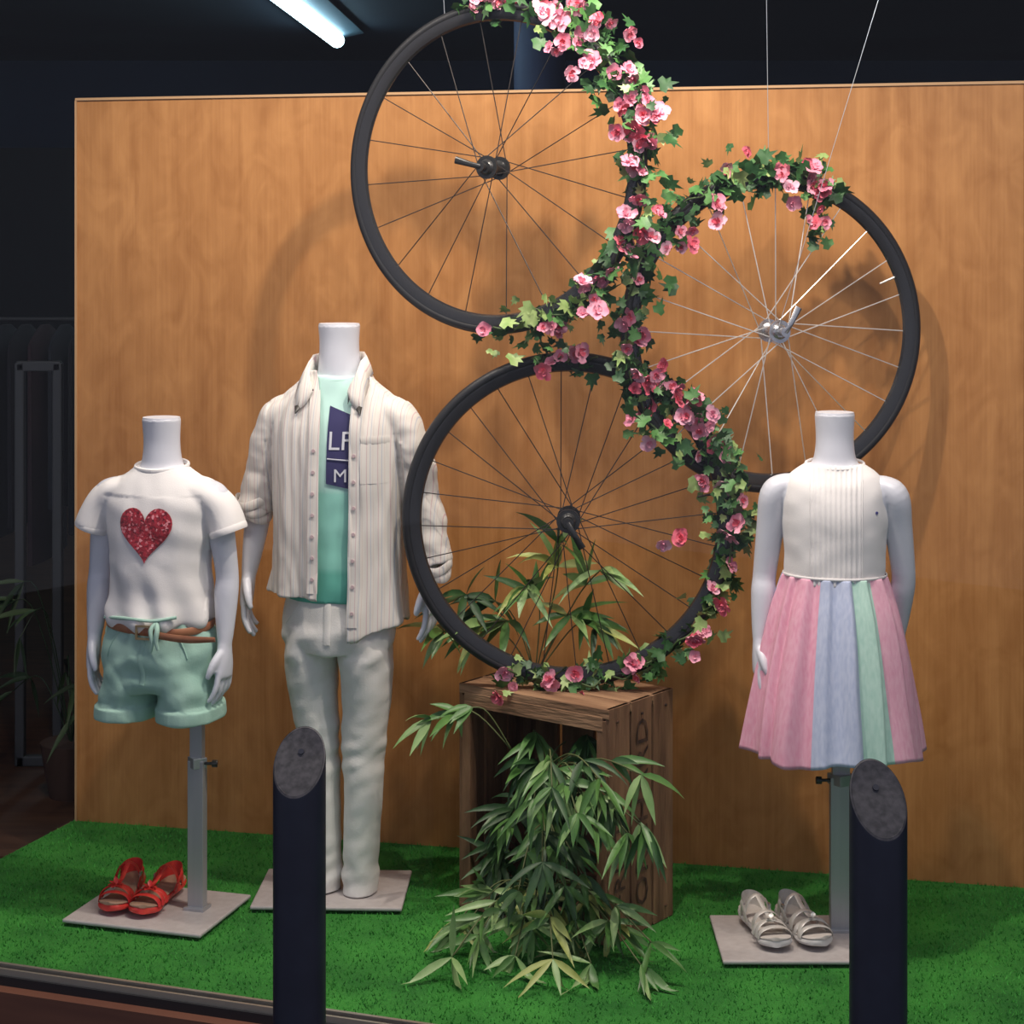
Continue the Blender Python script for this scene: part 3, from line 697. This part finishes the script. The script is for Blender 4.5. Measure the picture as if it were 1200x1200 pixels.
# striped overshirt
st=bpy.data.materials.new('striped_cotton'); st.use_nodes=True; nt=st.node_tree; bs=nt.nodes['Principled BSDF']; bs.inputs['Roughness'].default_value=.9
tc=N(nt,'ShaderNodeTexCoord'); sp=N(nt,'ShaderNodeSeparateXYZ'); nt.links.new(tc.outputs['Object'],sp.inputs[0])
mu=N(nt,'ShaderNodeMath',operation='MULTIPLY'); mu.inputs[1].default_value=48; nt.links.new(sp.outputs['X'],mu.inputs[0])
fr=N(nt,'ShaderNodeMath',operation='FRACT'); nt.links.new(mu.outputs[0],fr.inputs[0])
rp=N(nt,'ShaderNodeValToRGB'); rp.color_ramp.interpolation='CONSTANT'; nt.links.new(fr.outputs[0],rp.inputs[0])
base=(.73,.69,.64,1)
rp.color_ramp.elements[0].color=base; rp.color_ramp.elements[1].position=.30; rp.color_ramp.elements[1].color=(.62,.46,.47,1)
for p_,c_ in ((.37,base),(.62,(.54,.55,.60,1)),(.69,base),(.86,(.67,.56,.51,1)),(.90,base)):
    e_=rp.color_ramp.elements.new(p_); e_.color=c_
nt.links.new(rp.outputs[0],bs.inputs['Base Color'])
os_=empty('striped_overshirt',L3,YAW)
XL,XR=-.012,.053
mb=MB()
mb.loft([(.590,0,0,.153,.114,2.1),(.65,0,0,.149,.113,2.1),(.72,0,0,.145,.110,2.1),(.85,0,0,.143,.106,2.2),(1.0,0,0,.146,.102,2.25),(1.06,0,0,.142,.089,2.2),(1.095,0,0,.122,.075,2.1),(1.118,0,0,.096,.064,2.0),(1.140,0,.004,.074,.059,2),(1.158,0,.005,.062,.057,2)],96,sub=6)
for sx,zb,xb in ((-1,.845,.194),(1,.735,.212)):
    mb.tube([(sx*.085,0,1.076),(sx*.125,0,1.060),(sx*.150,.001,1.028),(sx*.169,.005,.965),(sx*.185,.010,.88),(sx*xb,.006,zb)],[(.052,.024),(.053,.033),(.051,.036),(.048,.037),(.046,.038),(.045,.038)],30,ref=(0,1,0),sub=6)
def od(co):
    th=math.atan2(co.x,-co.y)
    if abs(co.x)>.155 or (abs(co.x)>.15 and co.z>1.0):
        return .005*nz(co.x*9,co.y*10+co.x*20,co.z*22)+.0035*nz(co.x*20+co.z*14,co.y*20,co.z*40)+.001
    lo=max(0,(1.0-co.z)/.4)
    return .006*nz(sin(th)*4,cos(th)*4,co.z*4)+.004*nz(sin(th)*9+co.z*5,cos(th)*9,co.z*11)+.006*lo*sin(th*9+1+3*co.z)
me=remeshed(mb,.0038,4,od)
bm=bmesh.new(); bm.from_mesh(me)
bmesh.ops.delete(bm,geom=[f for f in bm.faces if (f.calc_center_median().z<.600 and f.normal.z<-.6) or f.calc_center_median().z>1.152],context='FACES')
for xx in (XL,XR): bmesh.ops.bisect_plane(bm,geom=bm.verts[:]+bm.edges[:]+bm.faces[:],plane_co=(xx,0,0),plane_no=(1,0,0))
bmesh.ops.delete(bm,geom=[f for f in bm.faces if f.calc_center_median().y<0 and XL<f.calc_center_median().x<XR],context='FACES')
def hemf(th):
    th=th%(2*pi)
    h=(.075 if th>pi*1.35 else (.075*max(0,(th-pi)/(pi*.35)) if th>pi else 0))
    return h-(.018*cos(2*th) if th<pi else 0)
for v in bm.verts:
    if v.co.z<.82 and abs(v.co.x)<.165: v.co.z+=hemf(math.atan2(v.co.x,-v.co.y))*((.82-v.co.z)/.225)**1.5
    if v.co.z>1.0 and v.co.y<0:
        t=min(1,(v.co.z-1.0)/.15)
        if XL-.06<v.co.x<=XL+.001: v.co.x-=.022*t*t*(1-(XL-v.co.x)/.06)
bm.to_mesh(me); bm.free()
tree=bvh(me)
mk('shirt_body_and_sleeves',me,st,parent=os_,solid=.0022,sharp=None)
mb=MB()
for c,z0,k in (((-.195,.006),.838,3),((.212,.004),.725,2)):
    for q in range(k):
        R0=.0375+.0025*q; P=[]
        for a in range(33):
            t=2*pi*a/32; P.append(V3((c[0]+R0*cos(t)*.98,c[1]+R0*1.16*sin(t),z0+.015*q-.01+.005*sin(t*2+q)+.003*sin(3*t+2*q))))
        mb.tube(P,[(.0100,.0022)]*33,8,0,ref=(0,0,1),cap=False)
mk('rolled_cuffs',mb,st,parent=os_)
M_btn=mat('button_plastic',(.60,.45,.46),rough=.4)
mb=MB()
for sd,xx,zz in ((0,XR+.011,.612),(1,XL-.011,.682)):
    pts=[]
    for k in range(41):
        z=zz+(1.11-zz)*k/40; t=min(1,max(0,(z-1.0)/.15)); pts.append(proj(tree,xx-(.018*t*t if sd else 0),z,.0018))
    mb.tube(pts,[(.012,.0011)]*41,8,0,ref=(1,0,0))
    for k in range(7):
        p=proj(tree,xx,zz+.03+(1.0-zz)*k/7,.0042); mb.disc(p,(0,1,0),.0040,.002,12,1)
P=[[proj(tree,.078+.0075*i,.915+.0115*j,.0022) for i in range(8)] for j in range(9)]
mb.grid(P,0)
mb.tube([proj(tree,.078+.0525*k/8,1.008,.0032) for k in range(9)],[(.008,.001)]*9,6,0,ref=(0,0,1))
mk('plackets_and_buttons',mb,[st,M_btn],parent=os_)
# collar: stand + flat folded wings with points, each half from centre-back to the front
def onshirt(p,off):
    h=tree.ray_cast(V3((p.x,-1,p.z)),V3((0,1,0)))
    if h[0] is not None and h[0].y<0 and p.y<-.03: return V3((p.x,min(p.y,h[0].y-off),p.z))
    return p
mb=MB(); tips=[]
for sx in (-1,1):
    sh_=(-.006 if sx<0 else .012)
    keys=[((0,.060,1.186),(0,.076,1.156)),((.042,.042,1.186),(.056,.054,1.154)),((.058,.006,1.180),(.076,.006,1.144)),((.055,-.028,1.168),(.078,-.040,1.122)),((.047,-.050,1.150),(.072,-.070,1.096)),((.040,-.060,1.134),(.064,-.086,1.062)),((.034,-.066,1.122),(.040,-.080,1.086)),((.030,-.068,1.112),(.030,-.072,1.108))]
    rows=[]
    for a_,b_ in zip(keys[:-1],keys[1:]):
        for k in range(5):
            t=k/5; rows.append([x_*(1-t)+y_*t for x_,y_ in zip((*a_[0],*a_[1]),(*b_[0],*b_[1]))])
    rows.append([*keys[-1][0],*keys[-1][1]])
    R=[[],[],[],[],[]]
    for r in rows:
        i_=V3(r[:3]); o2=V3(r[3:]); rad=V3((i_.x,i_.y,0)).normalized()
        f=max(0,min(1,(-i_.y-.02)/.04))
        for q,p in enumerate((V3((i_.x*.94,i_.y*.94,i_.z-.030)),i_-rad*.001,i_+rad*.003+V3((0,0,.002)),(i_+o2)/2+rad*.003,o2)):
            p=V3((p.x*sx+sh_*f,p.y,p.z))
            if q>=2: p=onshirt(p,.005+.002*(q==3))
            R[q].append(p)
    mb.grid(R,0); tips.append((R[4][25],R[3][25],R[4][22],R[4][28]))
mk('collar',mb,st,parent=os_,solid=.0018,sharp=None)
M_snap=mat('dark_collar_tip',(.05,.045,.04),rough=.4)
mb=MB(); dy=V3((0,-.0035,0))
for t_,m_,a_,c_ in tips:
    la=t_.lerp(a_,.75); lc=t_.lerp(c_,.75); lm=t_.lerp(m_,.5)
    mb.grid([[la+dy,t_+dy],[lm+dy,t_+dy+V3((0,0,-.001))],[lc+dy,t_+dy]],0)
mk('collar_tips',mb,M_snap,parent=os_,solid=.002)

# ============================================================ SANDALS
def sandal(name,loc,rot,mir,mu_,ms,mo,flower):
    mb=MB()
    ys=[.096,.088,.06,.02,-.02,-.055,-.08,-.094,-.099]
    ws=[.012,.022,.027,.0255,.027,.034,.034,.024,.010]; cs=[0,0,0,.002,.004,.004,.0,-.004,-.006]
    def pp(zc): return [(mir*c,y,zc+(.008*max(0,(y+.02)/.11) if y>-.02 else (.006*max(0,(-.06-y)/.04)))) for y,c in zip(ys,cs)]
    mb.tube([V3(p) for p in pp(.0135)],[(w,.0085) for w in ws],16,2,ref=(1,0,0),sub=3,e=2.8)
    mb.tube([V3(p) for p in pp(.0215)],[(w*.93,.0035) for w in ws],16,1,ref=(1,0,0),sub=3,e=2.8)
    def strap(y0,y1,w,h,wd,m=0,cx=0):
        pts=[]
        for k in range(13):
            a=pi*k/12; pts.append(V3((mir*cx+w*cos(a),y0+(y1-y0)*k/12,.020+h*sin(a)**.8)))
        mb.tube(pts,[(wd,.0016)]*13,8,m,ref=(0,1,0))
    strap(-.072,-.066,.034,.022,.008,0,.002); strap(-.060,-.040,.034,.028,.007); strap(-.040,-.060,.034,.030,.007)
    if not flower: strap(-.02,-.016,.029,.036,.008,0,.003)
    strap(.035,.030,.027,.052,.0065)
    mb.tube([(0,-.06,.050),(mir*.002,-.02,.054),(0,.03,.072)],[(.005,.0016)]*3,8,0,ref=(1,0,0),sub=4)
    P=[]
    for j in range(5):
        z=.022+.009*j; row=[]
        for k in range(17):
            a=pi*k/16; row.append(V3((.0265*cos(a)*(1-.03*j),.052+.040*sin(a)*(1-.03*j),z+(.006*sin(a) if j==4 else 0))))
        P.append(row)
    mb.grid(P,0)
    for sx in (-1,1): mb.tube([(sx*.0265,.055,.052),(sx*.028,.035,.042),(sx*.028,.01,.024)],[(.006,.0016)]*3,8,0,ref=(0,1,0),sub=4)
    mb.box((mir*.027,.034,.046),(.004,.012,.012),3)
    k_=7 if flower else 5
    for k in range(k_):
        a=2*pi*k/k_; mb.leafblade((0,-.052,.052),(cos(a),sin(a)*.6-.1,.35+.3*sin(a)),(0,0,1),.018 if flower else .013,.012,.3,0,seg=3)
    mk(name,mb,[mu_,ms,mo,M_hubs],loc=loc,rotz=rot)
M_red=mat('red_leather',(.60,.025,.03),(.72,.06,.04),scale=40,rough=.4); M_ins=mat('insole_tan',(.36,.22,.15),rough=.7)
M_sil=mat('silver_leather',(.66,.64,.60),(.76,.74,.71),scale=40,rough=.4,metal=.4); M_ins2=mat('insole_white',(.55,.50,.46),rough=.7); M_sos=mat('outsole_grey',(.6,.58,.57),rough=.6)
sandal('red_sandal',(-.834,4.035,.0155),radians(-6),1,M_red,M_ins,M_red,True)
sandal('red_sandal',(-.752,4.015,.0155),radians(-14),-1,M_red,M_ins,M_red,True)
sandal('silver_sandal',(.510,3.83,.0155),radians(12),1,M_sil,M_ins2,M_sos,False)
sandal('silver_sandal',(.592,3.835,.0155),radians(16),-1,M_sil,M_ins2,M_sos,False)

# ============================================================ BOLLARDS
M_bol=mat('bollard_navy_paint',(.014,.016,.032),(.018,.021,.040),scale=20,rough=.45)
M_btop=mat('bollard_cap_steel',(.028,.027,.034),(.070,.065,.076),scale=90,rough=.6)
def bollard(x,y,zh,zl,rz):
    mb=MB(); r=.0435; n=48; zm=(zh+zl)/2; k=(zh-zl)/(2*r); P=[]
    for rr,zo,fl in ((r*1.25,-.40,0),(r*1.25,-.392,0),(r,-.388,0),(r,zm-.004,1),(r*.985,zm,1)):
        P.append([V3((rr*cos(a),rr*sin(a),zo+(k*rr*sin(a) if fl else 0))) for a in [2*pi*i/n for i in range(n)]])
    mb.grid(P,0,True,True,False)
    P=[[V3((rr*cos(a),rr*sin(a),zm-.0005+k*rr*sin(a)+dzz)) for a in [2*pi*i/n for i in range(n)]] for rr,dzz in ((r*.985,0),(r*.93,.0015),(r*.90,0),(.002,0))]
    mb.grid(P,1,True,False,True)
    c=V3((0,.012,zm+k*.012)); nn=V3((0,-k,1)).normalized()
    mb.disc(c,nn,.005,.004,12,0)
    mk('street_bollard',mb,[M_bol,M_btop],loc=(x,y,0),rotz=rz,sharp=30)
bollard(-.351,3.1,.618,.520,radians(-8)); bollard(.556,2.85,.632,.530,radians(8))

# ============================================================ LIGHTS
def spot(loc,tgt,power,col,size=radians(75),blend=.7,rad=.022):
    l=bpy.data.lights.new('display_spot','SPOT'); l.energy=power; l.color=col; l.spot_size=size; l.spot_blend=blend; l.shadow_soft_size=rad
    o=bpy.data.objects.new('display_spotlight',l); sc.collection.objects.link(o); o.location=loc
    o.rotation_euler=(V3(tgt)-V3(loc)).to_track_quat('-Z','Y').to_euler()
warm=(1,.88,.74)
spot((.16,3.42,2.45),(-.05,4.25,.75),66,warm,radians(104),.75)
spot((-.85,3.68,2.45),(-.75,4.3,.5),23,warm,radians(104),.7)
spot((1.0,3.08,2.45),(.85,4.0,.5),27,warm,radians(104),.7)
l=bpy.data.lights.new('display_fill','AREA'); l.shape='RECTANGLE'; l.size=2.8; l.size_y=.15; l.energy=25; l.color=(1,.93,.86)  # unseen area lamp, added as soft fill for the display
o=bpy.data.objects.new('display_fill_light',l); sc.collection.objects.link(o); o.location=(0.0,3.42,2.30)
q=(V3((.12,4.1,.3))-V3(o.location)).normalized(); zax=-q; xax=D.copy(); xax=(xax-zax*zax.dot(xax)).normalized(); yax=zax.cross(xax)
o.rotation_euler=Matrix((xax,yax,zax)).transposed().to_euler()
w=bpy.data.worlds.new('dusk'); sc.world=w; w.use_nodes=True; nt=w.node_tree; bg=nt.nodes['Background']
bg.inputs[0].default_value=(.53,.56,.70,1); bg.inputs[1].default_value=.60
# ============================================================ CAMERA
cam=bpy.data.cameras.new('camera'); co_=bpy.data.objects.new('camera',cam); sc.collection.objects.link(co_)
co_.location=(0,0,1.42); co_.rotation_euler=(radians(90),0,0); cam.sensor_width=36; cam.lens=66; cam.shift_y=-311/1200
cam.clip_end=100; sc.camera=co_
